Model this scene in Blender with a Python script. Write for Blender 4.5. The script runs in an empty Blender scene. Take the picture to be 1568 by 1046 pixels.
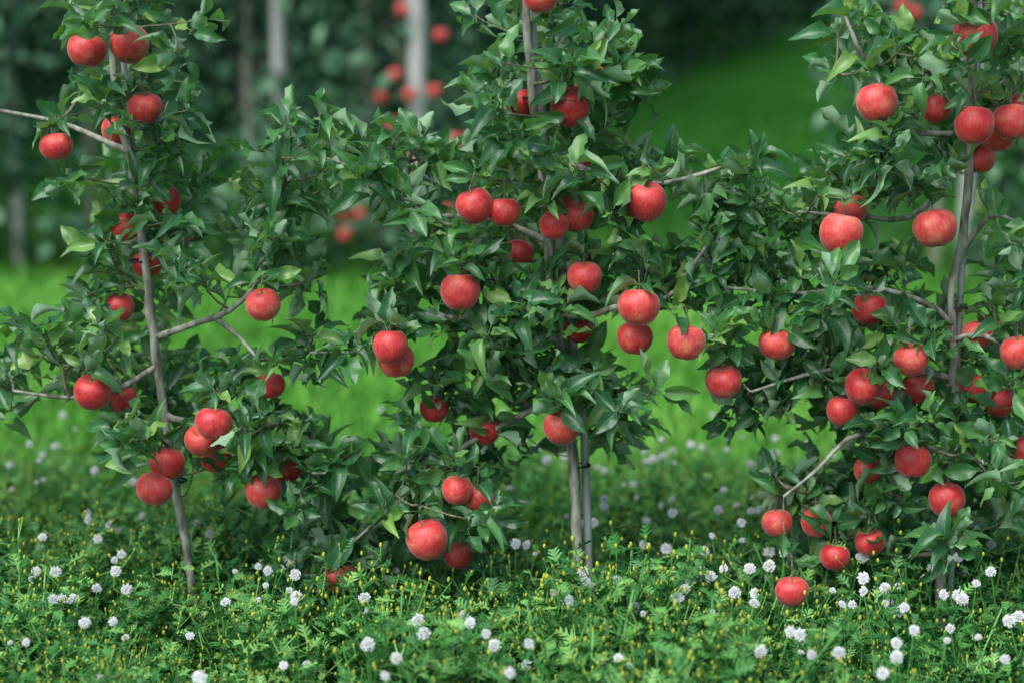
import bpy, math, numpy as np
from mathutils import Vector
rng=np.random.default_rng(23)
sc=bpy.context.scene
R=math.radians
# ------------------------------------------------------------------ helpers projecting image pixel coordinates through the camera into the world
H=1.40; PITCH=R(10.2); FPX=3049.0; D=3.9
FW=np.array([0,math.cos(PITCH),-math.sin(PITCH)]); UP=np.array([0,math.sin(PITCH),math.cos(PITCH)])
CAM=np.array([0,0,H])
def at(px,py,Y):
    d=FW+np.array([1,0,0])*(px-784)/FPX-UP*(py-523)/FPX
    return CAM+d*(Y/d[1])
def atz(px,py,z):
    d=FW+np.array([1,0,0])*(px-784)/FPX-UP*(py-523)/FPX
    return CAM+d*((z-H)/d[2])
def px_of(P):
    v=P-CAM; dep=v@FW
    return 784+FPX*v[...,0]/dep, 523-FPX*(v@UP)/dep, dep
def terrain(x,y):
    t=np.clip(np.asarray(y,float)-12,0,70)
    return 0.08*t*np.clip(t/3,0,1)+0.0*np.asarray(x)
# ------------------------------------------------------------------ mesh helpers
def mesh_obj(name,V,Q,mats,attrs=None,midx=None,smooth=True,parent=None):
    me=bpy.data.meshes.new(name)
    V=np.asarray(V,np.float32); Q=np.asarray(Q,np.int32)
    me.vertices.add(len(V)); me.vertices.foreach_set('co',V.ravel())
    me.loops.add(Q.size); me.loops.foreach_set('vertex_index',Q.ravel())
    me.polygons.add(len(Q)); me.polygons.foreach_set('loop_start',np.arange(0,Q.size,4,dtype=np.int32))
    try: me.polygons.foreach_set('loop_total',np.full(len(Q),4,np.int32))
    except Exception: pass
    for m in mats: me.materials.append(m)
    if midx is not None: me.polygons.foreach_set('material_index',np.asarray(midx,np.int32))
    if smooth: me.polygons.foreach_set('use_smooth',np.ones(len(Q),bool))
    for k,a in (attrs or {}).items():
        a=np.asarray(a,np.float32)
        if a.ndim==1:
            at_=me.attributes.new(k,'FLOAT','POINT'); at_.data.foreach_set('value',a)
        else:
            at_=me.attributes.new(k,'FLOAT_VECTOR','POINT'); at_.data.foreach_set('vector',a.ravel())
    me.update(calc_edges=True)
    o=bpy.data.objects.new(name,me); sc.collection.objects.link(o)
    if parent: o.parent=parent
    return o
class Acc:
    def __init__(s): s.V=[];s.Q=[];s.A=[];s.U=[];s.M=[];s.n=0
    def add(s,V,Q,rnd=0.5,uv=None,m=0):
        V=np.asarray(V,float);Q=np.asarray(Q,int)
        s.V.append(V);s.Q.append(Q+s.n);s.n+=len(V)
        s.A.append(np.full(len(V),rnd) if np.isscalar(rnd) else rnd)
        s.U.append(np.zeros((len(V),3)) if uv is None else uv)
        s.M.append(np.full(len(Q),m))
    def inst(s,T,Rm,O,rnd,m=0):
        V,Q,U=T
        n=len(O)
        if n==0:return
        W=np.einsum('nij,mj->nmi',Rm,V)+O[:,None,:]
        QQ=(Q[None]+(np.arange(n)*len(V))[:,None,None]).reshape(-1,4)
        s.add(W.reshape(-1,3),QQ,np.repeat(rnd,len(V)),np.tile(U,(n,1)),m)
    def obj(s,name,mats,parent=None,smooth=True):
        return mesh_obj(name,np.vstack(s.V),np.vstack(s.Q),mats,{'rnd':np.concatenate(s.A),'uvw':np.vstack(s.U)},np.concatenate(s.M),smooth,parent)
def norm(v): return v/np.maximum(np.linalg.norm(v,axis=-1,keepdims=True),1e-9)
def frames(d,n):
    y=norm(d); z=norm(n-(n*y).sum(-1,keepdims=True)*y); x=np.cross(y,z)
    return np.stack([x,y,z],axis=-1)
def tube(acc,P,Rd,seg=6,rnd=0.5,m=0):
    P=np.asarray(P,float);n=len(P);Rd=np.broadcast_to(Rd,(n,))
    T=norm(np.gradient(P,axis=0)); ref=np.array([0,1.0,0]) if abs(T[0][1])<0.8 else np.array([1.0,0,0])
    a=norm(np.cross(T,ref)); b=np.cross(T,a)
    th=np.linspace(0,2*np.pi,seg,endpoint=False)
    V=P[:,None]+Rd[:,None,None]*(np.cos(th)[None,:,None]*a[:,None]+np.sin(th)[None,:,None]*b[:,None])
    Q=[]
    for i in range(n-1):
        for j in range(seg):
            k=(j+1)%seg; Q.append((i*seg+j,i*seg+k,(i+1)*seg+k,(i+1)*seg+j))
    if seg%2==0 and seg>=4:
        for j in range(0,seg-2,2):
            o=(n-1)*seg; Q.append((o,o+j+1,o+j+2,o+(j+3)%seg))
    acc.add(V.reshape(-1,3),Q,rnd,None,m)
def smooth_line(P,n=24):
    P=np.asarray(P,float); t=np.linspace(0,len(P)-1,n)
    out=[]
    for u in t:
        i=min(int(u),len(P)-2); f=u-i
        p0=P[max(i-1,0)];p1=P[i];p2=P[i+1];p3=P[min(i+2,len(P)-1)]
        out.append(0.5*((2*p1)+(-p0+p2)*f+(2*p0-5*p1+4*p2-p3)*f*f+(-p0+3*p1-3*p2+p3)*f**3))
    return np.array(out)
# ------------------------------------------------------------------ materials
def newmat(name):
    m=bpy.data.materials.new(name); m.use_nodes=True; nt=m.node_tree; nt.nodes.clear()
    out=nt.nodes.new('ShaderNodeOutputMaterial'); return m,nt,out
def N(nt,t,**kw):
    n=nt.nodes.new(t)
    for k,v in kw.items(): setattr(n,k,v)
    return n
def ramp(nt,stops,fac):
    r=nt.nodes.new('ShaderNodeValToRGB'); e=r.color_ramp.elements
    while len(e)<len(stops): e.new(0.5)
    for i,(p,c) in enumerate(stops): e[i].position=p; e[i].color=(*c,1)
    nt.links.new(fac,r.inputs[0]); return r.outputs[0]
def mixc(nt,f,a,b,mode='MIX'):
    m=nt.nodes.new('ShaderNodeMix'); m.data_type='RGBA'; m.blend_type=mode
    for s,v in ((m.inputs[0],f),(m.inputs[6],a),(m.inputs[7],b)):
        if hasattr(v,'links'): nt.links.new(v,s)
        else: s.default_value=v if isinstance(v,(int,float)) else (*v,1)
    return m.outputs[2]
def mth(nt,op,a,b=None,c=None):
    m=nt.nodes.new('ShaderNodeMath'); m.operation=op
    for s,v in zip(m.inputs,(a,b,c)):
        if v is None: continue
        if hasattr(v,'links'): nt.links.new(v,s)
        else: s.default_value=v
    return m.outputs[0]
def leafmat(name,stops,under,rough=0.38,trans=0.22,spec=0.5,tcol=(0.12,0.3,0.03)):
    m,nt,out=newmat(name); L=nt.links
    a=N(nt,'ShaderNodeAttribute',attribute_name='rnd'); u=N(nt,'ShaderNodeAttribute',attribute_name='uvw')
    sx=nt.nodes.new('ShaderNodeSeparateXYZ'); L.new(u.outputs['Vector'],sx.inputs[0])
    col=ramp(nt,stops,a.outputs['Fac'])
    geo=nt.nodes.new('ShaderNodeNewGeometry')
    ax=mth(nt,'ABSOLUTE',sx.outputs[0])
    mid=mth(nt,'LESS_THAN',ax,0.07)
    vein=mth(nt,'SINE',mth(nt,'MULTIPLY',mth(nt,'SUBTRACT',sx.outputs[1],mth(nt,'MULTIPLY',ax,0.22)),60.0))
    col=mixc(nt,mth(nt,'MULTIPLY',mth(nt,'MAXIMUM',vein,0.0),.14),col,(0.18,0.32,0.1))
    col=mixc(nt,mth(nt,'MULTIPLY',mid,0.45),col,(0.24,0.36,0.14))
    und=mixc(nt,mth(nt,'MULTIPLY',mid,0.5),under,(0.36,0.44,0.24))
    col=mixc(nt,geo.outputs['Backfacing'],col,und)
    p=N(nt,'ShaderNodeBsdfPrincipled'); L.new(col,p.inputs['Base Color'])
    rg=mth(nt,'ADD',mth(nt,'MULTIPLY',geo.outputs['Backfacing'],0.3),rough); L.new(rg,p.inputs['Roughness'])
    p.inputs['Specular IOR Level'].default_value=spec
    t=N(nt,'ShaderNodeBsdfTranslucent'); t.inputs['Color'].default_value=(*tcol,1)
    mx=N(nt,'ShaderNodeMixShader'); mx.inputs[0].default_value=trans
    L.new(p.outputs[0],mx.inputs[1]); L.new(t.outputs[0],mx.inputs[2]); L.new(mx.outputs[0],out.inputs[0])
    return m
def simplemat(name,stops,rough=0.8,scale=30,trans=0.0,tcol=(0.1,0.3,0.03),use_rnd=False,stretch=(1,1,1),bump=0.0,spec=0.3,detail=2,far=None):
    m,nt,out=newmat(name); L=nt.links
    geo=nt.nodes.new('ShaderNodeNewGeometry')
    if scale:
        mp=N(nt,'ShaderNodeMapping'); mp.inputs['Scale'].default_value=stretch; L.new(geo.outputs['Position'],mp.inputs[0])
        no=N(nt,'ShaderNodeTexNoise'); no.inputs['Scale'].default_value=scale; no.inputs['Detail'].default_value=detail; L.new(mp.outputs[0],no.inputs['Vector'])
    if use_rnd:
        a=N(nt,'ShaderNodeAttribute',attribute_name='rnd')
        f=a.outputs['Fac'] if not scale else mth(nt,'ADD',mth(nt,'MULTIPLY',a.outputs['Fac'],0.8),mth(nt,'MULTIPLY',mth(nt,'SUBTRACT',no.outputs['Fac'],0.4),0.6))
    else: f=mth(nt,'MULTIPLY_ADD',mth(nt,'SUBTRACT',no.outputs['Fac'],0.5),2.0,0.5)
    col=ramp(nt,stops,f)
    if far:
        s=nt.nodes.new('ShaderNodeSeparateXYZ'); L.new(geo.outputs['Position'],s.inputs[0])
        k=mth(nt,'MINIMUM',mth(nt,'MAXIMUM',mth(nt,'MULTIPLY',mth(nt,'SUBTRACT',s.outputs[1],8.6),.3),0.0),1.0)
        col=mixc(nt,k,col,far)  # shade painted into the colour, growing with distance
    p=N(nt,'ShaderNodeBsdfPrincipled'); L.new(col,p.inputs['Base Color']); p.inputs['Roughness'].default_value=rough
    p.inputs['Specular IOR Level'].default_value=spec
    if bump>0:
        b=N(nt,'ShaderNodeBump'); b.inputs['Strength'].default_value=bump; b.inputs['Distance'].default_value=0.004
        L.new(no.outputs['Fac'],b.inputs['Height']); L.new(b.outputs[0],p.inputs['Normal'])
    if trans>0:
        t=N(nt,'ShaderNodeBsdfTranslucent'); t.inputs['Color'].default_value=(*tcol,1)
        mx=N(nt,'ShaderNodeMixShader'); mx.inputs[0].default_value=trans
        L.new(p.outputs[0],mx.inputs[1]); L.new(t.outputs[0],mx.inputs[2]); L.new(mx.outputs[0],out.inputs[0])
    else: L.new(p.outputs[0],out.inputs[0])
    return m
M_leaf=leafmat('apple_leaf',[(0,(0.014,0.085,0.034)),(0.4,(0.036,0.155,0.056)),(0.8,(0.1,0.28,0.085)),(1,(0.26,0.44,0.1))],(0.25,0.43,0.25),rough=0.36,spec=0.65,tcol=(.18,.45,.05),trans=.25)
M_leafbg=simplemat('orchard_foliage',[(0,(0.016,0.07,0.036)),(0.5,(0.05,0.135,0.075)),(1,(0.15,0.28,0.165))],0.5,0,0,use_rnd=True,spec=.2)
M_leafdk=simplemat('far_foliage',[(0,(0.01,0.042,0.02)),(0.5,(0.024,0.08,0.038)),(1,(0.07,0.16,0.08))],0.7,0,0,use_rnd=True,spec=.15)  # darker leaf colour stands in for shade on the distant rows
M_bark=simplemat('bark',[(0.1,(0.1,0.1,0.075)),(0.5,(0.26,0.27,0.21)),(0.9,(0.45,0.47,0.4))],0.8,60,stretch=(1,1,0.35),bump=0.6)
M_twig=simplemat('twig_bark',[(0.1,(0.07,0.07,0.04)),(0.6,(0.16,0.16,0.1)),(1,(0.26,0.26,0.19))],0.7,90)
M_stake=simplemat('weathered_stake',[(0.1,(0.22,0.24,0.22)),(0.9,(0.45,0.48,0.45))],0.55,25,stretch=(3,3,0.3))
M_post=simplemat('weathered_post',[(0.1,(0.36,0.37,0.35)),(0.9,(0.56,0.57,0.54))],0.8,12,stretch=(4,4,0.4))
M_weed=simplemat('weed_green',[(0,(0.018,0.1,0.022)),(0.5,(0.065,0.25,0.055)),(1,(0.23,0.47,0.12))],0.5,0,0.0,use_rnd=True)
M_bud=simplemat('weed_bud',[(0,(0.25,0.36,0.04)),(1,(0.5,0.52,0.06))],0.6,40)
M_fluff=simplemat('seed_fluff',[(0,(0.84,0.86,0.86)),(1,(0.92,0.94,0.94))],0.9,40,0)
M_grass=simplemat('grass_blades',[(0,(0.045,0.18,0.018)),(0.5,(0.1,0.32,0.036)),(1,(0.22,0.46,0.085))],0.5,0,0.0,use_rnd=True,far=(.018,.105,.009),spec=.15)  # far tint paints the shade between rows into the blades
M_tie=simplemat('rubber_tie',[(0,(0.01,0.01,0.012)),(1,(0.03,0.03,0.035))],0.6,10)
def applemat():
    m,nt,out=newmat('apple_skin'); L=nt.links
    a=N(nt,'ShaderNodeAttribute',attribute_name='rnd'); u=N(nt,'ShaderNodeAttribute',attribute_name='uvw')
    geo=nt.nodes.new('ShaderNodeNewGeometry')
    n1=N(nt,'ShaderNodeTexNoise'); n1.inputs['Scale'].default_value=1.3; n1.inputs['Detail'].default_value=3
    ad=nt.nodes.new('ShaderNodeVectorMath'); ad.operation='MULTIPLY_ADD'
    L.new(geo.outputs['Position'],ad.inputs[0]); ad.inputs[1].default_value=(9,9,9); L.new(u.outputs['Vector'],ad.inputs[2])
    L.new(ad.outputs[0],n1.inputs['Vector'])
    mp=N(nt,'ShaderNodeMapping'); mp.inputs['Scale'].default_value=(9,9,1.2); L.new(u.outputs['Vector'],mp.inputs[0])
    n2=N(nt,'ShaderNodeTexNoise'); n2.inputs['Scale'].default_value=1.5; n2.inputs['Detail'].default_value=4; L.new(mp.outputs[0],n2.inputs['Vector'])
    f=mth(nt,'ADD',mth(nt,'MULTIPLY',n1.outputs['Fac'],0.75),mth(nt,'ADD',mth(nt,'MULTIPLY',n2.outputs['Fac'],0.5),mth(nt,'MULTIPLY',a.outputs['Fac'],0.16)))
    col=ramp(nt,[(0.45,(0.36,0.01,0.018)),(0.62,(0.58,0.028,0.034)),(0.8,(0.7,0.085,0.07)),(0.98,(0.76,0.26,0.16))],f)
    sp=N(nt,'ShaderNodeTexVoronoi'); sp.inputs['Scale'].default_value=12; L.new(u.outputs['Vector'],sp.inputs['Vector'])
    spot=mth(nt,'LESS_THAN',sp.outputs['Distance'],0.12)
    col=mixc(nt,mth(nt,'MULTIPLY',spot,0.3),col,(0.8,0.45,0.3))
    sz=nt.nodes.new('ShaderNodeSeparateXYZ'); L.new(u.outputs['Vector'],sz.inputs[0])
    rr=mth(nt,'SQRT',mth(nt,'ADD',mth(nt,'POWER',sz.outputs[0],2),mth(nt,'POWER',sz.outputs[1],2)))
    cav=mth(nt,'SUBTRACT',1.0,mth(nt,'SMOOTH_MIN',mth(nt,'MULTIPLY',rr,3.0),1.0,0.1))
    col=mixc(nt,mth(nt,'MAXIMUM',mth(nt,'MULTIPLY',cav,0.9),0.0),col,(0.4,0.32,0.07))
    p=N(nt,'ShaderNodeBsdfPrincipled'); L.new(col,p.inputs['Base Color'])
    L.new(mth(nt,'MULTIPLY_ADD',n1.outputs['Fac'],.3,.36),p.inputs['Roughness'])
    p.inputs['Specular IOR Level'].default_value=0.6; p.inputs['Sheen Weight'].default_value=0.4; p.inputs['Sheen Roughness'].default_value=0.4
    p.inputs['Sheen Tint'].default_value=(1,.8,.8,1)
    L.new(p.outputs[0],out.inputs[0]); return m
M_apple=applemat()
# ------------------------------------------------------------------ templates
def leaf_tpl(W,fold,curl,twist,wave,rows=(-.3,-.02,.06,.18,.32,.47,.62,.76,.88,.96,1.0),cols=(-1,-.5,0,.5,1)):
    V=[];U=[]
    for r,t in enumerate(rows):
        if t<0: w=0.012
        else: w=W*0.5*max(math.sin(math.pi*min(1,t**0.82*0.985+0.015))**0.8,0.02)
        for c in cols:
            x=c*w/(1+.25*fold); z=abs(c)*w*fold+wave*abs(c)*math.sin(t*13+c*2)*w-curl*max(t,0)**2-0.06*max(0,-t)
            a=twist*max(t,0); V.append((x*math.cos(a)-z*math.sin(a)*0.4,t+0.28-0.25*abs(curl)*max(t,0)**3,z+x*math.sin(a)))
            U.append((c,t,0))
    nc=len(cols);Q=[(r*nc+c,r*nc+c+1,(r+1)*nc+c+1,(r+1)*nc+c) for r in range(len(rows)-1) for c in range(nc-1)]
    return np.array(V),np.array(Q),np.array(U)
LT=[leaf_tpl(.56,.45,.3,.3,.35),leaf_tpl(.52,.8,.55,-.5,.35),leaf_tpl(.6,.3,.2,.6,.45),leaf_tpl(.5,1.1,.7,.5,.25),leaf_tpl(.58,.6,-.2,-.8,.4),leaf_tpl(.54,.65,.8,.9,.3),leaf_tpl(.54,1.3,.35,-.4,.4),leaf_tpl(.56,.8,-.35,.5,.4),leaf_tpl(.48,.5,.5,-1.1,.5)]
LO=[leaf_tpl(.6,f,c,.2,0,rows=(0,.3,.7,1.0),cols=(-1,0,1)) for f,c in ((.3,.3),(.7,.1),(.2,.6))]
def apple_tpl(nr,ns,low=False):
    V=[];U=[]
    ph=np.linspace(0.0,math.pi,nr)
    for p in ph:
        r=math.sin(p)**0.92*(1+0.07*math.cos(p)); z=math.cos(p)*0.95
        top=math.exp(-(p/0.34)**2)*0.30; bot=math.exp(-((math.pi-p)/0.3)**2)*0.17
        z=z-top+bot
        for j in range(ns):
            th=2*math.pi*j/ns; k=1+0.018*math.cos(5*th)*(0.2+0.8*(p/math.pi)**2)
            x=(max(r,0.01))*k*math.cos(th); y=(max(r,.01))*k*math.sin(th); zz=z*(1+0.02*math.cos(5*th)*(p/math.pi))
            V.append((x,y,zz));U.append((x,y,zz))
    Q=[(i*ns+j,(i+1)*ns+j,(i+1)*ns+(j+1)%ns,i*ns+(j+1)%ns) for i in range(nr-1) for j in range(ns)]
    return np.array(V),np.array(Q),np.array(U)
AT=apple_tpl(22,28); AL=apple_tpl(9,10)
def calyx():
    V=[];Q=[]
    for k in range(5):
        a=k*2*math.pi/5; c,s=math.cos(a),math.sin(a)
        b=len(V)
        for (r,w,z) in ((0.03,.05,-.78),(0.1,.05,-.82),(0.16,.005,-.88)):
            V+= [(r*c-w*s,r*s+w*c,z),(r*c+w*s,r*s-w*c,z)]
        Q+=[(b,b+1,b+3,b+2),(b+2,b+3,b+5,b+4)]
    V=np.array(V);return V,np.array(Q),np.zeros_like(V)
CX=calyx()
def rotz(a): c,s=math.cos(a),math.sin(a); return np.array([[c,-s,0],[s,c,0],[0,0,1.]])
def tilt(axis,a):
    ax=norm(np.array(axis,float)); K=np.array([[0,-ax[2],ax[1]],[ax[2],0,-ax[0]],[-ax[1],ax[0],0]]); return np.eye(3)+math.sin(a)*K+(1-math.cos(a))*K@K
# ------------------------------------------------------------------ apple tree builder
def apple_tree(trunk,trunk_r,clusters,branches,apples,base_name='apple_tree',per=3,jit=0.024):
    root=bpy.data.objects.new(base_name,None); sc.collection.objects.link(root)
    tp=smooth_line(trunk,40); wood=Acc()
    rr=np.interp(np.linspace(0,1,40),[0,1],trunk_r)*(1+0.09*rng.standard_normal(40))
    tp[1:-1,:2]+=rng.normal(0,.0022,(38,2))
    tube(wood,tp,rr,10,m=0)
    nodes=[p for p in tp]; par=[-1]+list(range(len(tp)-1)); istr=[True]*len(tp); out=[0]*len(tp)
    for b in branches:
        b=smooth_line(b,12)
        dd=np.linalg.norm(np.array(nodes)-b[0],axis=1); k=int(dd.argmin()); prev=k
        tube(wood,np.vstack([nodes[k],b]),np.linspace(0.0075,0.0028,13)*(1+.07*rng.standard_normal(13)),7,m=0)
        for q in b: nodes.append(q);par.append(prev);istr.append(True);out.append(1);prev=len(nodes)-1
    ros=[]
    for c in clusters:
        for k in range(int(per+rng.random())): ros.append(c+rng.normal(0,1,3)*np.array([jit,jit*1.6,jit]))
    for (p,r,pr) in apples:
        ros.append(p+np.array([rng.normal(0,.012),rng.normal(0.015,.01),r+0.025]))
    ros=np.array(ros); tr=np.array(nodes)
    dist=np.array([np.linalg.norm(tr-q,axis=1).min() for q in ros]); order=np.argsort(dist)
    tips=[]
    for i in order:
        q=ros[i]; A=np.array(nodes); dv=q-A
        cost=np.linalg.norm(dv,axis=1)+np.clip(-dv[:,2],0,None)*0.8+ np.array(out)*0.004
        k=int(cost.argmin()); p=A[k]; L=np.linalg.norm(q-p)
        mid=(p+q)/2+np.array([rng.normal(0,.12*L),rng.normal(0,.12*L),-0.10*L+rng.normal(0,.06*L)])
        prev=k
        for t in (0.33,0.66,1.0):
            x=(1-t)**2*p+2*t*(1-t)*mid+t*t*q
            nodes.append(x);par.append(prev);istr.append(False);out.append(out[prev]+1);prev=len(nodes)-1
        tips.append((prev,q,q-mid))
    cnt=np.zeros(len(nodes))
    for t,_,_ in tips:
        k=t
        while k>=0 and not istr[k]: cnt[k]+=1;k=par[k]
    rad=0.0014*np.maximum(cnt,1)**0.43
    Nn=np.array(nodes)
    for i in range(len(nodes)):
        if istr[i]: continue
        r0=rad[par[i]] if not istr[par[i]] else rad[i]*1.15
        tube(wood,[Nn[par[i]],Nn[i]],[min(r0,rad[i]*1.4),rad[i]],5,m=1)
    LV=[[] for _ in LT]; AP=np.array([a[0] for a in apples]); AR=np.array([a[1] for a in apples]);PR=np.array([a[2] for a in apples])
    for _,q,d in tips:
        ax=norm(norm(d)*0.7+np.array([0,0,0.75])+rng.normal(0,.3,3))
        n=rng.integers(6,10); ph0=rng.uniform(0,6.28); bri=rng.normal(0,.15)
        t1=norm(np.cross(ax,[0.3,0.9,0.1])); t2=np.cross(ax,t1)
        for k in range(n):
            ph=ph0+k*2.4+rng.normal(0,.3); th=R(rng.uniform(15,105)); s=rng.uniform(.037,.065)
            if rng.random()<0.2: s*=0.6
            dr=ax*math.cos(th)+(t1*math.cos(ph)+t2*math.sin(ph))*math.sin(th); dr[2]-=0.25*rng.random(); dr=norm(dr)
            nn=ax*0.55+np.array([-0.1,-0.35,0.45])+rng.normal(0,.6,3)
            o=q-ax*rng.uniform(0,.035)
            if len(AP):
                c=o+dr*s*0.8; v=c-AP; dd=np.linalg.norm(v,axis=1)
                if (dd<AR*1.02).any(): continue
                mx,my,md=px_of(c); ax_,ay_,ad_=px_of(AP)
                rp=AR*FPX/ad_; hit=(np.hypot(mx-ax_,my-ay_)<rp*1.02)&(md<ad_+0.01)
                if hit.any() and rng.random()<PR[hit].max(): continue
            LV[rng.integers(len(LT))].append((o,dr,nn,s,np.clip(bri+rng.beta(2,2.4),0,.88) if rng.random()<.93 else rng.uniform(.85,1)))
    la=Acc()
    for T,Ls in zip(LT,LV):
        if not Ls: continue
        O=np.array([l[0] for l in Ls]);Dr=np.array([l[1] for l in Ls]);Nn_=np.array([l[2] for l in Ls]);S=np.array([l[3] for l in Ls])*1.15
        Rm=frames(Dr,Nn_)*S[:,None,None]; la.inst(T,Rm,O,np.array([l[4] for l in Ls]))
    la.obj('leaves',[M_leaf],root)
    if apples:
        aa=Acc()
        for p,r,pr in apples:
            Rm=tilt([rng.normal(),rng.normal(),0],rng.normal(0,.24)+0.02)@rotz(rng.uniform(0,6.28))
            sc_=np.diag([rng.uniform(.97,1.03),rng.uniform(.97,1.03),rng.uniform(.93,1.08)])*r
            off=rng.uniform(0,1)
            aa.inst(AT,(Rm@sc_)[None],p[None],np.array([off]))
            aa.inst(CX,(Rm@sc_)[None],p[None],np.array([off]),m=1)
            s0=p+Rm@np.array([0,0,.5*r]); s1=p+Rm@np.array([.05*r,0,1.0*r]); s2=p+np.array([0,.012,r+.028])
            tube(aa,[s0,s1,s2],[.0013,.0012,.0018],5,m=1)
        aa.obj('apples',[M_apple,M_twig],root)
    wood.obj('trunk_and_branches',[M_bark,M_twig],root)
    return root
def mk(trunk_px,cl,br,ap,dy=0.0,tr=(.011,.0075),depth=0.15,per=2.9,clear=(0,0)):
    Y=D+dy
    tr_=np.array([at(x,y,Y) for x,y in trunk_px])
    tr_=np.vstack([[tr_[0][0]+.01,Y,-0.02],tr_])
    C=[]
    for (x,y) in cl:
        tx=np.interp(y,[p[1] for p in trunk_px[::-1]],[p[0] for p in trunk_px[::-1]])
        far=min(abs(x-tx)/250,1); dd=rng.normal(0.03,depth*(0.55+0.45*(1-far))) ; dd=np.clip(dd,-.22,.3)
        if abs(x-tx)<35 and clear[0]<y<clear[1]: dd=abs(dd)+.03 if rng.random()<.5 else dd
        C.append(at(x,y,Y+dd))
    B=[np.array([at(x,y,Y+d) for x,y,d in b]) for b in br]
    A=[]
    for (x,y,d,*o) in ap:
        dd=o[0] if o else rng.uniform(-.17,-.06); pr=.86 if d>50 else .5
        if o and o[0]>0: pr=.25
        p=at(x,y,Y+dd); dep=(p-CAM)@FW; A.append((p,max(d,46)/2*dep/FPX,pr))
    return apple_tree(tr_,tr,np.array(C),B,A,per=per)
# left tree
cl=[(120,15),(160,5),(220,15),(280,30),(250,55),(160,40),(230,110),(125,115),(190,120),(245,150),(240,200),(265,195),(110,235),(175,240),(225,245),(190,170),
(160,275),(220,290),(285,300),(165,335),(245,345),(280,370),(140,385),(190,400),(135,420),(250,400),
(60,500),(100,485),(150,470),(190,535),(120,540),(40,555),(20,590),(90,560),(160,500),(10,560),(75,530),(215,480),
(255,440),(310,410),(290,390),(260,560),
(400,400),(450,290),(500,270),(540,285),(440,215),(480,235),(395,262),(420,350),(500,315),(460,440),(380,360),(440,390),(375,430),(465,200),(430,310),
(180,570),(230,590),(300,560),(370,585),(430,570),(250,640),(370,640),(450,630),(480,670),(520,680),(200,680),(290,620),(420,690),(470,760),(360,700),(180,640),(225,650),(440,740),(395,610),(500,740),(530,710),(345,600),(280,680),(150,560),(470,700),(400,660),(270,600),(210,610),(390,690)]
br=[[(245,515,0),(300,495,-.03),(345,480,-.05),(385,445,-.06),(408,390,-.05),(430,330,-.03),(445,225,0)],
    [(330,487,-.04),(365,515,-.06),(395,550,-.08)],
    [(195,232,0),(150,212,.02),(80,185,.05),(-60,160,.1)],
    [(240,560,0),(170,600,-.06),(100,608,-.08),(20,598,-.05)],
    [(262,640,0),(340,655,.02),(440,660,.04),(520,700,.05)]]
ap=[(133,77,60),(198,68,62),(238,92,45,.04),(222,166,55),(178,200,46,.03),(86,225,50),(255,308,44,.05),(192,348,40,.02),(225,405,44,.05),(183,470,46,.03),(403,467,54),(142,600,58),(190,612,46,.0),(414,590,46,-.02),(327,648,58,-.2),(308,674,52,-.11),(330,700,48,-.05),(256,709,54),(236,748,56),(403,752,56),(440,718,44,.06)]
mk([(300,960),(288,860),(270,740),(240,560),(225,430),(208,300),(190,200),(172,90),(165,-40),(160,-160)],cl+[(150,-40),(200,-50),(170,-110)],br,ap,tr=(.01,.007),clear=(130,560),per=2.4)
# middle tree
cl=[(770,30),(830,60),(880,40),(925,35),(905,70),(790,0),(850,10),(760,100),(955,110),(985,130),(930,150),(900,115),
(740,165),(780,200),(730,135),(895,215),(760,190),(850,215),(860,100),
(580,212),(620,270),(640,325),(640,205),(605,240),
(700,250),(740,260),(800,250),(860,255),(905,280),(940,305),(780,230),(830,290),(820,320),(670,250),
(980,245),(1050,250),(1100,265),(1130,245),(1080,290),(1130,310),(1160,320),(960,265),(1020,270),
(650,345),(640,400),(680,360),(720,375),(745,415),(800,390),(860,400),(920,365),(960,370),(1000,400),(1050,390),(1100,350),(1080,420),(1130,370),
(620,430),(655,440),(600,470),(720,490),(780,470),(830,450),(900,460),(960,425),(1030,440),(870,440),(760,440),(820,420),(930,400),
(490,500),(525,512),(590,480),(650,490),(470,525),
(780,540),(830,500),(880,540),(730,560),(700,600),(760,600),(820,575),(905,590),(960,600),(990,610),(930,630),(850,550),(800,560),(930,560),(740,530),(800,500),(860,590),(710,520),(830,530),
(720,630),(700,665),(660,690),(745,700),(620,715),(580,725),(650,740),(570,790),(520,820),(470,835),(600,850),(560,870),(520,890),(720,820),(745,790),(755,745),(690,720),(640,660),(500,850),(450,850),(620,790),(580,830),(700,790),(600,760),(540,840),
(820,625),(930,660),(900,630),(790,620)]
br=[[(824,215,0),(900,262,-.03),(1000,282,-.06),(1090,262,-.05),(1130,245,-.03)],
    [(840,370,0),(740,330,.04),(650,330,.06),(625,270,.07),(640,200,.08)],
    [(850,480,0),(900,485,-.04),(950,468,-.08),(1020,460,-.05),(1100,350,-.02),(1140,310,0)],
    [(855,520,0),(740,500,0),(640,480,0),(560,535,-.04),(475,540,-.06)],
    [(865,600,.02),(790,640,.02),(700,690,.0),(620,760,-.04),(540,830,-.08)],
    [(862,560,0),(930,590,-.03),(990,610,-.02)]]
ap=[(827,-4,56),(874,165,62),(903,122,52,.04),(797,158,44,.04),(880,252,44,.03),(727,316,58),(772,325,52),(855,310,46,.0),(884,333,52,-.05),(848,346,44,-.1),(989,309,64),(705,447,60),(895,425,54,-.06),(978,470,65),(972,518,56,-.08),(1050,524,58),(885,505,44,.04),(598,531,55,-.16),(607,552,56,-.1),(860,654,56),(795,388,44,.05),(742,660,46,.03),(700,750,48,-.15),(733,762,44,-.12),(654,826,63,-.18),(665,625,44,.02),(520,885,52,-.05),(702,850,44,.0)]
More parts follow.
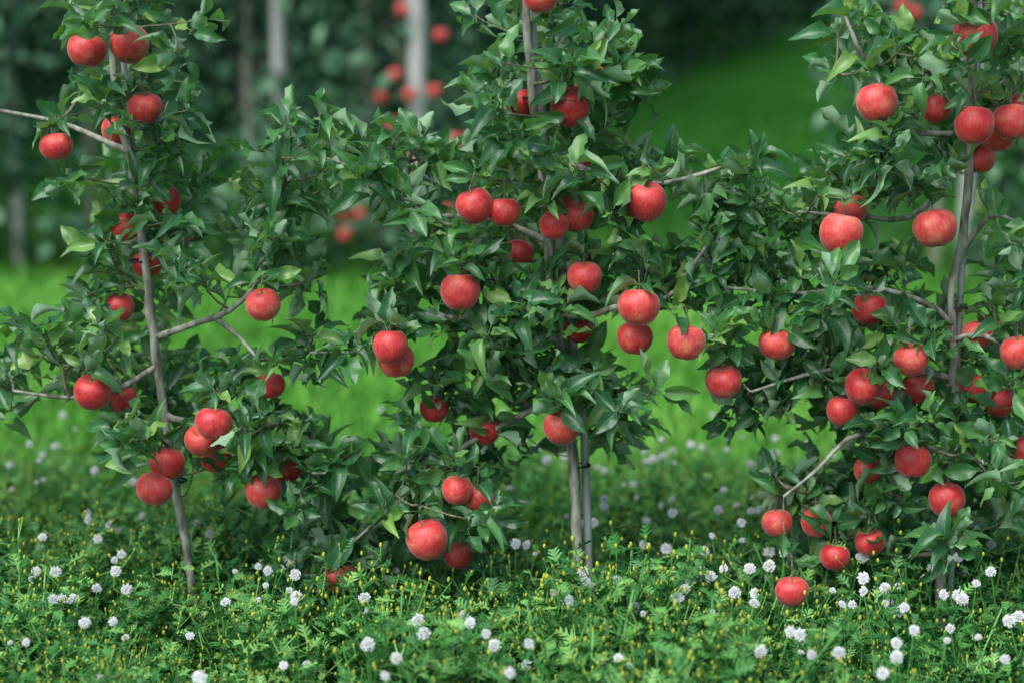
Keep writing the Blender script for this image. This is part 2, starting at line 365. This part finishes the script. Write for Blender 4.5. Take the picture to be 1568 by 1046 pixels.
mk([(880,950),(884,880),(880,740),(868,620),(850,470),(836,330),(822,200),(812,100),(804,0),(800,-140)],cl+[(780,-50),(830,-60),(800,-110)],br,ap,clear=(0,190),per=2.75)
# right tree
cl=[(1300,65),(1340,95),(1400,100),(1450,105),(1540,100),(1325,30),(1290,90),(1500,115),(1560,60),(1480,10),(1385,70),(1540,20),(1300,20),(1530,60),
(1380,210),(1320,215),(1430,140),(1340,240),(1400,255),(1270,240),(1250,265),(1290,285),(1220,315),(1190,330),(1240,345),(1330,290),(1395,290),(1445,235),(1410,190),(1540,140),
(1380,400),(1300,420),(1220,400),(1180,420),(1150,430),(1110,430),(1340,410),(1280,440),(1230,450),(1400,450),(1425,480),(1360,500),
(1120,500),(1160,470),(1200,490),(1250,500),(1300,520),(1270,550),(1250,580),(1350,550),(1160,590),(1180,570),(1135,620),(1200,610),(1310,460),(1230,540),(1130,540),(1420,540),(1370,590),(1280,480),(1220,570),
(1530,340),(1560,380),(1520,450),(1550,420),(1520,510),(1560,500),(1500,560),(1430,560),(1520,590),(1400,640),(1550,570),(1440,600),
(1300,640),(1260,690),(1200,720),(1340,680),(1400,660),(1520,690),(1550,730),(1200,770),(1250,740),(1300,740),(1360,750),(1250,810),(1300,790),(1350,790),(1390,790),(1230,850),(1310,830),(1500,740),(1330,640),(1280,770),(1350,830),(1500,650),(1470,740),(1560,660),(1450,700),(1460,650),(1440,820),(1420,760),(1230,770),(1280,820),(1370,690),(1490,800),(1540,780)]
br=[[(1480,205,0),(1440,205,-.03),(1380,205,-.05),(1330,215,-.05)],
    [(1475,240,0),(1400,330,.02),(1300,330,-.02),(1220,325,-.05)],
    [(1460,500,0),(1420,465,-.03),(1330,440,-.05),(1220,450,-.05),(1110,440,-.04)],
    [(1460,520,0),(1510,515,-.05),(1580,560,-.08)],
    [(1452,690,0),(1380,680,-.06),(1310,665,-.1),(1250,720,-.1),(1200,760,-.1)],
    [(1462,580,0),(1350,560,-.03),(1250,570,-.06),(1150,600,-.1)],
    [(1490,90,0),(1400,110,-.02),(1330,95,-.04),(1300,40,-.03),(1275,-20,0)],
    [(1476,380,0),(1520,330,0),(1570,350,0)],
    [(1476,180,0),(1530,130,.02),(1590,90,.04)]]
ap=[(1494,55,68),(1343,158,63),(1432,167,46,-.02),(1492,192,62),(1549,187,60,-.12),(1528,208,52,-.05),(1500,243,50,.02),(1288,358,66),(1302,322,50,-.03),(1432,350,68),(1331,473,54,-.02),(1395,550,56),(1322,592,60),(1345,602,50,-.03),(1405,595,50,.0),(1290,628,50,-.08),(1398,706,56),(1450,765,56),(1498,512,50,.0),(1558,540,54,-.1),(1490,595,44,.0),(1530,615,48,-.02),(1330,720,46,.0),(1250,800,48,-.05),(1190,800,44,-.03),(1332,830,44,-.05),(1213,905,52,-.2),(1278,852,44,-.06),(1562,690,48,-.05),(1108,584,58),(1190,527,56,-.08),(1572,165,50,-.05)]
mk([(1440,900),(1445,800),(1455,660),(1460,560),(1458,440),(1475,360),(1485,230),(1488,120),(1492,0),(1495,-140)],cl+[(1460,-50),(1520,-60),(1490,-110),(1560,-20)],br,ap,clear=(180,560),per=2.6)
for X in (-1.62,-2.42,1.75,2.55):
    z=np.linspace(0,1.9,8); tr_=np.stack([X+.03*np.sin(z*3),np.full(8,D),z],1)
    C=[];A=[]
    for i in range(95):
        h=rng.uniform(.35,2.0); r=(0.42*(1-(h-.3)/2.2)+.05)*math.sqrt(rng.random()); a=rng.uniform(0,6.28); C.append([X+r*math.cos(a),D+.8*r*math.sin(a),h])
    for i in range(24):
        h=rng.uniform(.35,1.8); r=(0.42*(1-(h-.3)/2.2)+.03); a=rng.uniform(0,6.28); A.append((np.array([X+r*math.cos(a),D+.8*r*math.sin(a),h]),.038,.5))
    apple_tree(tr_,(.013,.008),np.array(C),[],A,per=2.3)
# ------------------------------------------------------------------ stakes
def stake(pts,r,name='support_stake',ties=()):
    root=bpy.data.objects.new(name,None); sc.collection.objects.link(root)
    a=Acc(); tube(a,smooth_line(np.array(pts),10),r,8); a.obj('rod',[M_stake],root)
    for t in ties:
        b=Acc(); th=np.linspace(0,2*np.pi,15); rx=.02
        P=np.stack([t[0]+rx*np.cos(th),t[1]+.018*np.sin(th),t[2]+0*th],1); tube(b,P,.0028,6); b.obj('tie',[M_tie],root)
def gp(x,y,dd): return at(x,y,D+dd)
stake([gp(904,1010,.01),gp(896,690,.03),gp(882,560,.03),gp(862,400,.035),gp(815,60,.03),gp(808,-120,.03)],.0085,ties=[gp(888,712,.01),gp(817,150,.01)])
stake([gp(306,1010,.02),gp(283,820,.02),gp(262,700,.025),gp(214,330,.03),gp(180,0,.03)],.006,ties=[gp(270,735,.01),gp(214,400,.01)])
stake([gp(1452,1010,.03),gp(1466,560,.03),gp(1478,330,.03),gp(1500,60,.03),gp(1505,-100,.03)],.007,ties=[gp(1468,470,.01)])
# ------------------------------------------------------------------ ground
gx=np.concatenate([-np.geomspace(600,6,16),np.linspace(-5,5,41),np.geomspace(6,600,16)])
gy=np.concatenate([[-600,-200,-60,-20,-8],np.linspace(-4,30,80),np.geomspace(32,800,22)])
X,Y=np.meshgrid(gx,gy); Z=terrain(X,Y)+0.012*np.sin(X*2.1+Y)*np.cos(Y*1.7)
V=np.stack([X,Y,Z],-1).reshape(-1,3); nx=len(gx)
Q=[(j*nx+i,j*nx+i+1,(j+1)*nx+i+1,(j+1)*nx+i) for j in range(len(gy)-1) for i in range(nx-1)]
def groundmat():
    m,nt,out=newmat('grassy_ground'); L=nt.links
    geo=nt.nodes.new('ShaderNodeNewGeometry')
    n1=N(nt,'ShaderNodeTexNoise'); n1.inputs['Scale'].default_value=1.3; n1.inputs['Detail'].default_value=6; L.new(geo.outputs['Position'],n1.inputs['Vector'])
    n2=N(nt,'ShaderNodeTexNoise'); n2.inputs['Scale'].default_value=40; n2.inputs['Detail'].default_value=4; L.new(geo.outputs['Position'],n2.inputs['Vector'])
    f=mth(nt,'ADD',mth(nt,'MULTIPLY',n1.outputs['Fac'],.6),mth(nt,'MULTIPLY',n2.outputs['Fac'],.4))
    col=ramp(nt,[(.3,(.03,.12,.014)),(.5,(.06,.22,.025)),(.7,(.12,.31,.05))],f)
    s=nt.nodes.new('ShaderNodeSeparateXYZ'); L.new(geo.outputs['Position'],s.inputs[0])
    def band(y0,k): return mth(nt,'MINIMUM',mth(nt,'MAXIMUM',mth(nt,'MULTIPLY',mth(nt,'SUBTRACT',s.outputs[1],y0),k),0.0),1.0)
    far=ramp(nt,[(.3,(.009,.06,.005)),(.5,(.015,.092,.007)),(.7,(.03,.13,.012))],f)  # darker greens paint in shade on the distant ground
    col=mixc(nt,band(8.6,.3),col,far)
    soil=mixc(nt,n2.outputs['Fac'],(.015,.035,.01),(.025,.075,.016))
    col=mixc(nt,band(4.6,1.2),soil,col)
    p=N(nt,'ShaderNodeBsdfPrincipled'); L.new(col,p.inputs['Base Color']); p.inputs['Roughness'].default_value=.9; p.inputs['Specular IOR Level'].default_value=.1
    L.new(p.outputs[0],out.inputs[0]); return m
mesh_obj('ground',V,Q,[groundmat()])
# ------------------------------------------------------------------ mown grass
def blade(w,bend):
    V=[];U=[]
    for t,ww in ((0,1),(.5,.8),(1,.1)):
        for c in (-.5,.5): V.append((c*w*ww,bend*t*t,t)); U.append((c,t,0))
    return np.array(V),np.array([(0,1,3,2),(2,3,5,4)]),np.array(U)
ga=Acc(); n=80000
yy=5.0+ (rng.random(n)**1.5)*12; xx=rng.uniform(-1,1,n)*(0.34*yy+1.0)
s=rng.uniform(.03,.08,n)
ang=rng.uniform(0,6.28,n)
Rz=np.zeros((n,3,3)); Rz[:,0,0]=np.cos(ang);Rz[:,0,1]=-np.sin(ang);Rz[:,1,0]=np.sin(ang);Rz[:,1,1]=np.cos(ang);Rz[:,2,2]=1
patch=0.5+0.22*np.sin(xx*2.3+1.3*np.sin(yy*1.1))+.2*np.sin(yy*3.1+xx)+.2*np.sin(xx*7.1+2*np.sin(yy*2.7))*np.cos(yy*4.3)
rn=np.clip(rng.normal(.2,.18,n)+.6*patch,0,1)
O=np.stack([xx,yy,terrain(xx,yy)],1)
h=n//2
ga.inst(blade(.16,.6),Rz[:h]*s[:h,None,None],O[:h],rn[:h]); ga.inst(blade(.13,1.),Rz[h:]*s[h:,None,None],O[h:],rn[h:])
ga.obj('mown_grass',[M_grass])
# ------------------------------------------------------------------ weeds
def strip(acc,p0,p1,w,sag=0,n=1,side=None,rnd=.5,m=0,tip=.25):
    P=np.linspace(p0,p1,n+1); t=np.linspace(0,1,n+1); P[:,2]-=sag*t*t
    d=norm(p1-p0); sd=norm(np.cross(d,side if side is not None else np.array([0,0,1.])+rng.normal(0,.3,3)))
    V=[];Q=[]
    for i in range(n+1):
        ww=w*(1-(1-tip)*t[i]); V+=[P[i]-sd*ww/2,P[i]+sd*ww/2]
    for i in range(n): Q.append((2*i,2*i+1,2*i+3,2*i+2))
    acc.add(V,Q,rnd,None,m)
def weed_tpl(nst,h,nl):
    a=Acc()
    for s in range(nst):
        az=rng.uniform(0,6.28); lean=rng.uniform(.1,.5); hh=h*rng.uniform(.6,1.1)
        base=np.array([rng.normal(0,.012),rng.normal(0,.012),0])
        top=base+np.array([math.cos(az)*lean*hh,math.sin(az)*lean*hh,hh])
        mid=(base+top)/2+np.array([math.cos(az),math.sin(az),0])*-.12*hh
        P=[(1-t)**2*base+2*t*(1-t)*mid+t*t*top for t in np.linspace(0,1,5)]
        for i in range(4):
            strip(a,P[i],P[i+1],.0026,side=np.array([.2,1.,0]),tip=.9,rnd=.6)
        for l in range(nl):
            t=rng.uniform(.3,1.0)**.85; p=(1-t)**2*base+2*t*(1-t)*mid+t*t*top
            aa=rng.uniform(0,6.28); L=rng.uniform(.025,.052)*(1.15-.5*t); el=rng.uniform(.0,1.)
            d=np.array([math.cos(aa)*math.cos(el),math.sin(aa)*math.cos(el),math.sin(el)])
            q=p+d*L; rv=rng.uniform(.0,.85)*(.45+.6*t); nrm=np.cross(d,norm(np.cross(d,[0,0,1.])))+rng.normal(0,.35,3)
            strip(a,p,q,.005,sag=.006,n=2,side=nrm,rnd=rv)
            sdv=norm(np.cross(d,nrm))
            for k in range(3):
                tt=.3+.25*k
                for sg in (-1,1):
                    pp=p+d*L*tt; pp[2]-=.006*tt*tt; strip(a,pp,pp+(d*.6+sdv*sg*.8)*L*(.38-.07*k),.0046,side=nrm,rnd=rv+.1,tip=.35)
        for b in range(rng.integers(0,4)):
            q=top+rng.normal(0,.014,3); strip(a,top-[0,0,.01],q,.0014,rnd=.8,tip=1)
            r=rng.uniform(.0018,.0028); tube(a,[q-[0,0,r],q+[0,0,0],q+[0,0,r*1.5]],[r*.5,r,r*.5],4,m=1)
    return np.vstack(a.V),np.vstack(a.Q),np.vstack(a.U),np.concatenate(a.A),np.concatenate(a.M)
WT=[weed_tpl(rng.integers(4,7),.235,11) for _ in range(8)]
def add_weeds(name,xx,yy,ss):
    Vs=[];Qs=[];As=[];Ms=[];o=0
    for i in range(len(xx)):
        V,Q,U,A,M=WT[rng.integers(len(WT))]
        W=(V*ss[i])@(tilt([rng.normal(),rng.normal(),0],rng.normal(0,.14))@rotz(rng.uniform(0,6.28))).T+np.array([xx[i],yy[i],terrain(xx[i],yy[i])])
        Vs.append(W);Qs.append(Q+o);o+=len(V);As.append(np.clip(A+rng.normal(0,.14),0,1));Ms.append(M)
    V=np.vstack(Vs)
    mesh_obj(name,V,np.vstack(Qs),[M_weed,M_bud],{'rnd':np.concatenate(As)},np.concatenate(Ms),False)
n=1950
yy=2.8+rng.random(n)**1.1*2.85; xx=rng.uniform(-1,1,n)*(0.27*yy+.25)
hm=1+.18*np.sin(xx*4.1+1)*np.cos(yy*3.7)+.12*np.sin(xx*11+yy*5)
ss=rng.uniform(.65,1.15,n)*hm*np.interp(yy,[2.7,3.4,4.2,5.0,5.6],[.9,1.18,1.05,.75,.4])
add_weeds('wild_meadow_weeds',xx,yy,ss)
ta=Acc(); n=1800
yy=2.8+rng.random(n)*2.9; xx=rng.uniform(-1,1,n)*(0.27*yy+.4); s=rng.uniform(.08,.19,n); ang=rng.uniform(0,6.28,n)
Rz=np.zeros((n,3,3)); Rz[:,0,0]=np.cos(ang);Rz[:,0,1]=-np.sin(ang);Rz[:,1,0]=np.sin(ang);Rz[:,1,1]=np.cos(ang);Rz[:,2,2]=1
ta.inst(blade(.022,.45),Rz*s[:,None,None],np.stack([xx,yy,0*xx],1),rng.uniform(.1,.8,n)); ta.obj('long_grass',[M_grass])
def puff_tpl():
    a=Acc(); n=110
    i=np.arange(n)+.5; ph=np.arccos(1-2*i/n); th=math.pi*(1+5**.5)*i
    Dn=np.stack([np.cos(th)*np.sin(ph),np.sin(th)*np.sin(ph),np.cos(ph)],1)
    for d in Dn:
        L=rng.uniform(.65,1.15); s=norm(np.cross(d,rng.normal(0,1,3)));s2=np.cross(d,s)
        p=d*L
        a.add([d*.1-s*.02,d*.1+s*.02,p+s*.02,p-s*.02],[(0,1,2,3)])
        for k in range(2):
            u=s*math.cos(k*1.57)+s2*math.sin(k*1.57)
            a.add([p-d*.45,p+u*.13+d*.04,p+d*.1,p-u*.13+d*.04],[(0,1,2,3)])
    return np.vstack(a.V),np.vstack(a.Q),np.vstack(a.U)
PT=[puff_tpl() for _ in range(3)]
fl=[(96,635),(27,655),(65,697),(85,683),(45,680),(15,712),(145,720),(135,795),(168,803),(175,857),(177,874),(150,825),(65,822),(55,875),(50,887),(82,917),(97,917),(112,917),(148,900),(130,953),(40,983),(305,1037),(395,918),(407,896),(410,870),(438,863),(452,880),(453,912),(558,915),(565,985),(607,1008),(590,1035),(640,950),(648,965),(710,945),(720,953),(745,970),(757,988),(781,1030),(810,985),(790,832),(806,834),(838,704),(780,748),(865,700),(960,670),(953,690),(1000,703),(1015,698),(1030,690),(1058,680),(1075,685),(925,763),(925,775),(895,800),(908,800),(893,875),(897,890),(907,897),(947,887),(870,920),(985,833),(1028,764),(1030,785),(972,929),(985,939),(947,1007),(1037,915),(1048,902),(1055,890),(1078,843),(1090,820),(1108,870),(1135,800),(1150,782),(1163,780),(1170,707),(1150,710),(1125,907),(1155,908),(1155,923),(1148,870),(1178,866),(1178,845),(1200,845),(1108,980),(1165,997),(1210,967),(1225,972),(1243,1002),(1290,925),(1305,925),(1322,905),(1322,885),(1338,853),(1320,853),(1355,900),(1375,897),(1385,930),(1400,965),(1418,885),(1440,868),(1452,832),(1467,853),(1437,848),(1473,815),(1518,833),(1495,893),(1517,875),(1468,912),(1445,910),(1373,985),(1373,1005),(1455,962),(1450,980),(1498,975),(1545,950),(1560,943),(1430,800),(185,738),(205,738),(60,705),(410,665),(1100,780),(1285,1000),(920,1010),(1020,840),(590,700),(660,668),(800,675)]
fa=Acc()
root=bpy.data.objects.new('white_seed_head_flowers',None); sc.collection.objects.link(root)
pts=[atz(x,y,rng.uniform(.25,.3)) for x,y in fl]
for k in range(25):
    q=pts[rng.integers(len(fl))]; pts.append(q+np.array([rng.normal(0,.04),rng.normal(0,.07),rng.normal(-.01,.015)]))
for k in range(210):
    y_=rng.uniform(2.9,5.8); pts.append(np.array([rng.uniform(-1,1)*(.27*y_+.5),y_,rng.uniform(.18,.27)]))
for i_,p in enumerate(pts):
    r=rng.uniform(.008,.0118)
    if rng.random()<.25 or i_>160: r*=rng.uniform(.5,.85)
    fa.inst(PT[rng.integers(3)],(tilt(rng.normal(0,1,3),rng.uniform(0,3))@np.diag([1,1,rng.uniform(.65,1)])*r)[None],p[None],np.array([.5]))
    q=np.array([p[0]+rng.normal(0,.03),p[1]+rng.normal(0,.03),0]); m_=(p+q)/2+np.array([rng.normal(0,.01),rng.normal(0,.01),.02])
    tube(fa,smooth_line(np.array([q,m_,p]),6),[.0014]*5+[.001],4,rnd=.5,m=1)
fa.obj('seed_heads',[M_fluff,M_weed],root,smooth=False)
# ------------------------------------------------------------------ background rows
def bg_row(name,pos,nleaf,ls,rad,hgt,z0,mat,apples=(),rapp=0,bright=(.45,.2),clump=.13):
    root=bpy.data.objects.new(name,None); sc.collection.objects.link(root)
    la=Acc(); wd=Acc(); aa=Acc(); na=0
    for (x,y) in pos:
        gz=float(terrain(x,y)); hh=hgt*rng.uniform(.9,1.1)
        tube(wd,smooth_line(np.array([[x,y,gz-.05],[x+rng.normal(0,.03),y,gz+hh*.5],[x+rng.normal(0,.05),y,gz+hh]]),8),np.linspace(.03,.012,8),6)
        nc=60; hz=z0+(hh-z0)*rng.random(nc)**.9; rr=rad*(1-.6*((hz-z0)/(hh-z0)))*np.sqrt(rng.uniform(.1,1,nc)); az=rng.uniform(0,6.28,nc)
        C=np.stack([x+rr*np.cos(az),y+rr*np.sin(az),gz+hz],1); cb=rng.normal(0,.27,nc)
        for k in range(0,nc,5):
            tube(wd,[[x,y,gz+max(hz[k]-.15,.1)],C[k]],[.012,.004],4)
        idx=rng.integers(0,nc,nleaf); O=C[idx]+rng.normal(0,clump,(nleaf,3))
        d=norm(rng.normal(0,1,(nleaf,3))+[0,0,-.2]); nn=rng.normal(0,.6,(nleaf,3))+[0,-.1,.7]
        S=ls*rng.uniform(.7,1.3,nleaf); Rm=frames(d,nn)*S[:,None,None]; rn=np.clip(rng.normal(bright[0],bright[1],nleaf)+cb[idx],0,1)
        k3=nleaf//3
        for j in range(3):
            sl=slice(j*k3,(j+1)*k3); la.inst(LO[j],Rm[sl],O[sl],rn[sl])
        for k in range(rapp):
            c=C[rng.integers(nc)]; v=np.array([c[0]-x,c[1]-y-.12,0]); p=c+norm(v)*.08; aa.inst(AL,np.eye(3)[None]*.038,p[None],np.array([.6])); na+=1
    for p in apples: aa.inst(AL,np.eye(3)[None]*.034,np.array(p)[None],np.array([.3])); na+=1
    la.obj('foliage',[mat],root); wd.obj('trunks',[M_bark],root)
    if na: aa.obj('apples',[M_apple],root)
pa=[at(x,y,9.35) for x,y in [(605,115),(627,145),(665,140),(600,190),(700,215),(552,330),(528,360),(616,15),(675,55),(585,148),(640,235),(1382,10),(1402,20),(685,325),(530,330)]]
bg_row('apple_orchard_row',[(x+rng.normal(0,.08),9.8+rng.normal(0,.1)) for x in list(np.arange(-7.2,-.3,.72))+list(np.arange(2.0,6,.85))],2300,.088,.55,2.8,.25,M_leafbg,pa,2,bright=(.48,.25))
line=np.array([(-14,15.8),(-4,15.2),(-.8,15.0),(3.1,24.0),(9.3,41),(18,62)],float)
def along(L,step):
    out=[]
    for a,b in zip(L[:-1],L[1:]):
        n=max(1,int(np.linalg.norm(b-a)/step)); out+=[tuple(a+(b-a)*k/n) for k in range(n)]
    return out
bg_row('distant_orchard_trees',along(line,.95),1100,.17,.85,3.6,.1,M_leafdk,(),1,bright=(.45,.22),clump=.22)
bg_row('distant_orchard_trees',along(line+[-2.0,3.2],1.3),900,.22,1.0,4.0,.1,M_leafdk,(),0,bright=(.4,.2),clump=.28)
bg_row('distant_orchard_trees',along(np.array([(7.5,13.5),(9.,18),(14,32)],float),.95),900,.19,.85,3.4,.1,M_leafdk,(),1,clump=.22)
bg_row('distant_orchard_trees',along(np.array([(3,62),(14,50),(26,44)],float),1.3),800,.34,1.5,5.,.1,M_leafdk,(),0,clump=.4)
n=150; xx=rng.uniform(-4,4,n); yy=9.75+rng.normal(0,.3,n); k=(xx<-.2)|(xx>1.8); add_weeds('row_undergrowth',xx[k],yy[k],rng.uniform(.9,1.6,k.sum()))
def post(x,y,r,h=3.0):
    root=bpy.data.objects.new('orchard_post',None); sc.collection.objects.link(root)
    g=float(terrain(x,y)); a=Acc(); tube(a,[[x,y,g-.1],[x,y,g+h*.5],[x,y,g+h-.02],[x,y,g+h]],[r,r*.97,r*.95,r*.8],14); a.obj('pole',[M_post],root)
    b=Acc(); th=np.linspace(0,2*np.pi,13); tube(b,np.stack([x+(r+.003)*np.cos(th),y+(r+.003)*np.sin(th),g+1.7+0*th],1),.003,5); b.obj('wire_wrap',[M_tie],root)
post((640-784)/FPX*9.45,9.45,.042); post((430-784)/FPX*9.9,9.9,.036,3.0); post((25-784)/FPX*9.9,9.9,.032,3.); post(2.2,9.6,.035)
# ------------------------------------------------------------------ light
S=norm(np.array([-.42,-.6,1.0])); el=math.asin(S[2]); az=math.atan2(S[0],S[1])
w=bpy.data.worlds.new('World'); sc.world=w; w.use_nodes=True; nt=w.node_tree
sky=nt.nodes.new('ShaderNodeTexSky'); sky.sky_type='NISHITA'; sky.sun_disc=False; sky.sun_elevation=el; sky.sun_rotation=az
nt.links.new(sky.outputs[0],nt.nodes['Background'].inputs[0]); nt.nodes['Background'].inputs[1].default_value=.15
sl=bpy.data.lights.new('sun','SUN'); sl.energy=4.9; sl.angle=R(55); sl.color=(1,.98,.93)
so=bpy.data.objects.new('sun',sl); sc.collection.objects.link(so); so.rotation_euler=Vector(S).to_track_quat('Z','Y').to_euler()
# ------------------------------------------------------------------ camera
cd=bpy.data.cameras.new('camera'); cd.lens=70; cd.sensor_width=36; cd.clip_end=2000
cd.dof.use_dof=True; cd.dof.focus_distance=3.78; cd.dof.aperture_fstop=1.5
co=bpy.data.objects.new('camera',cd); sc.collection.objects.link(co); co.location=CAM; co.rotation_euler=(math.pi/2-PITCH,0,0); sc.camera=co
sc.view_settings.view_transform='Standard'; sc.view_settings.look='None'; sc.view_settings.exposure=0
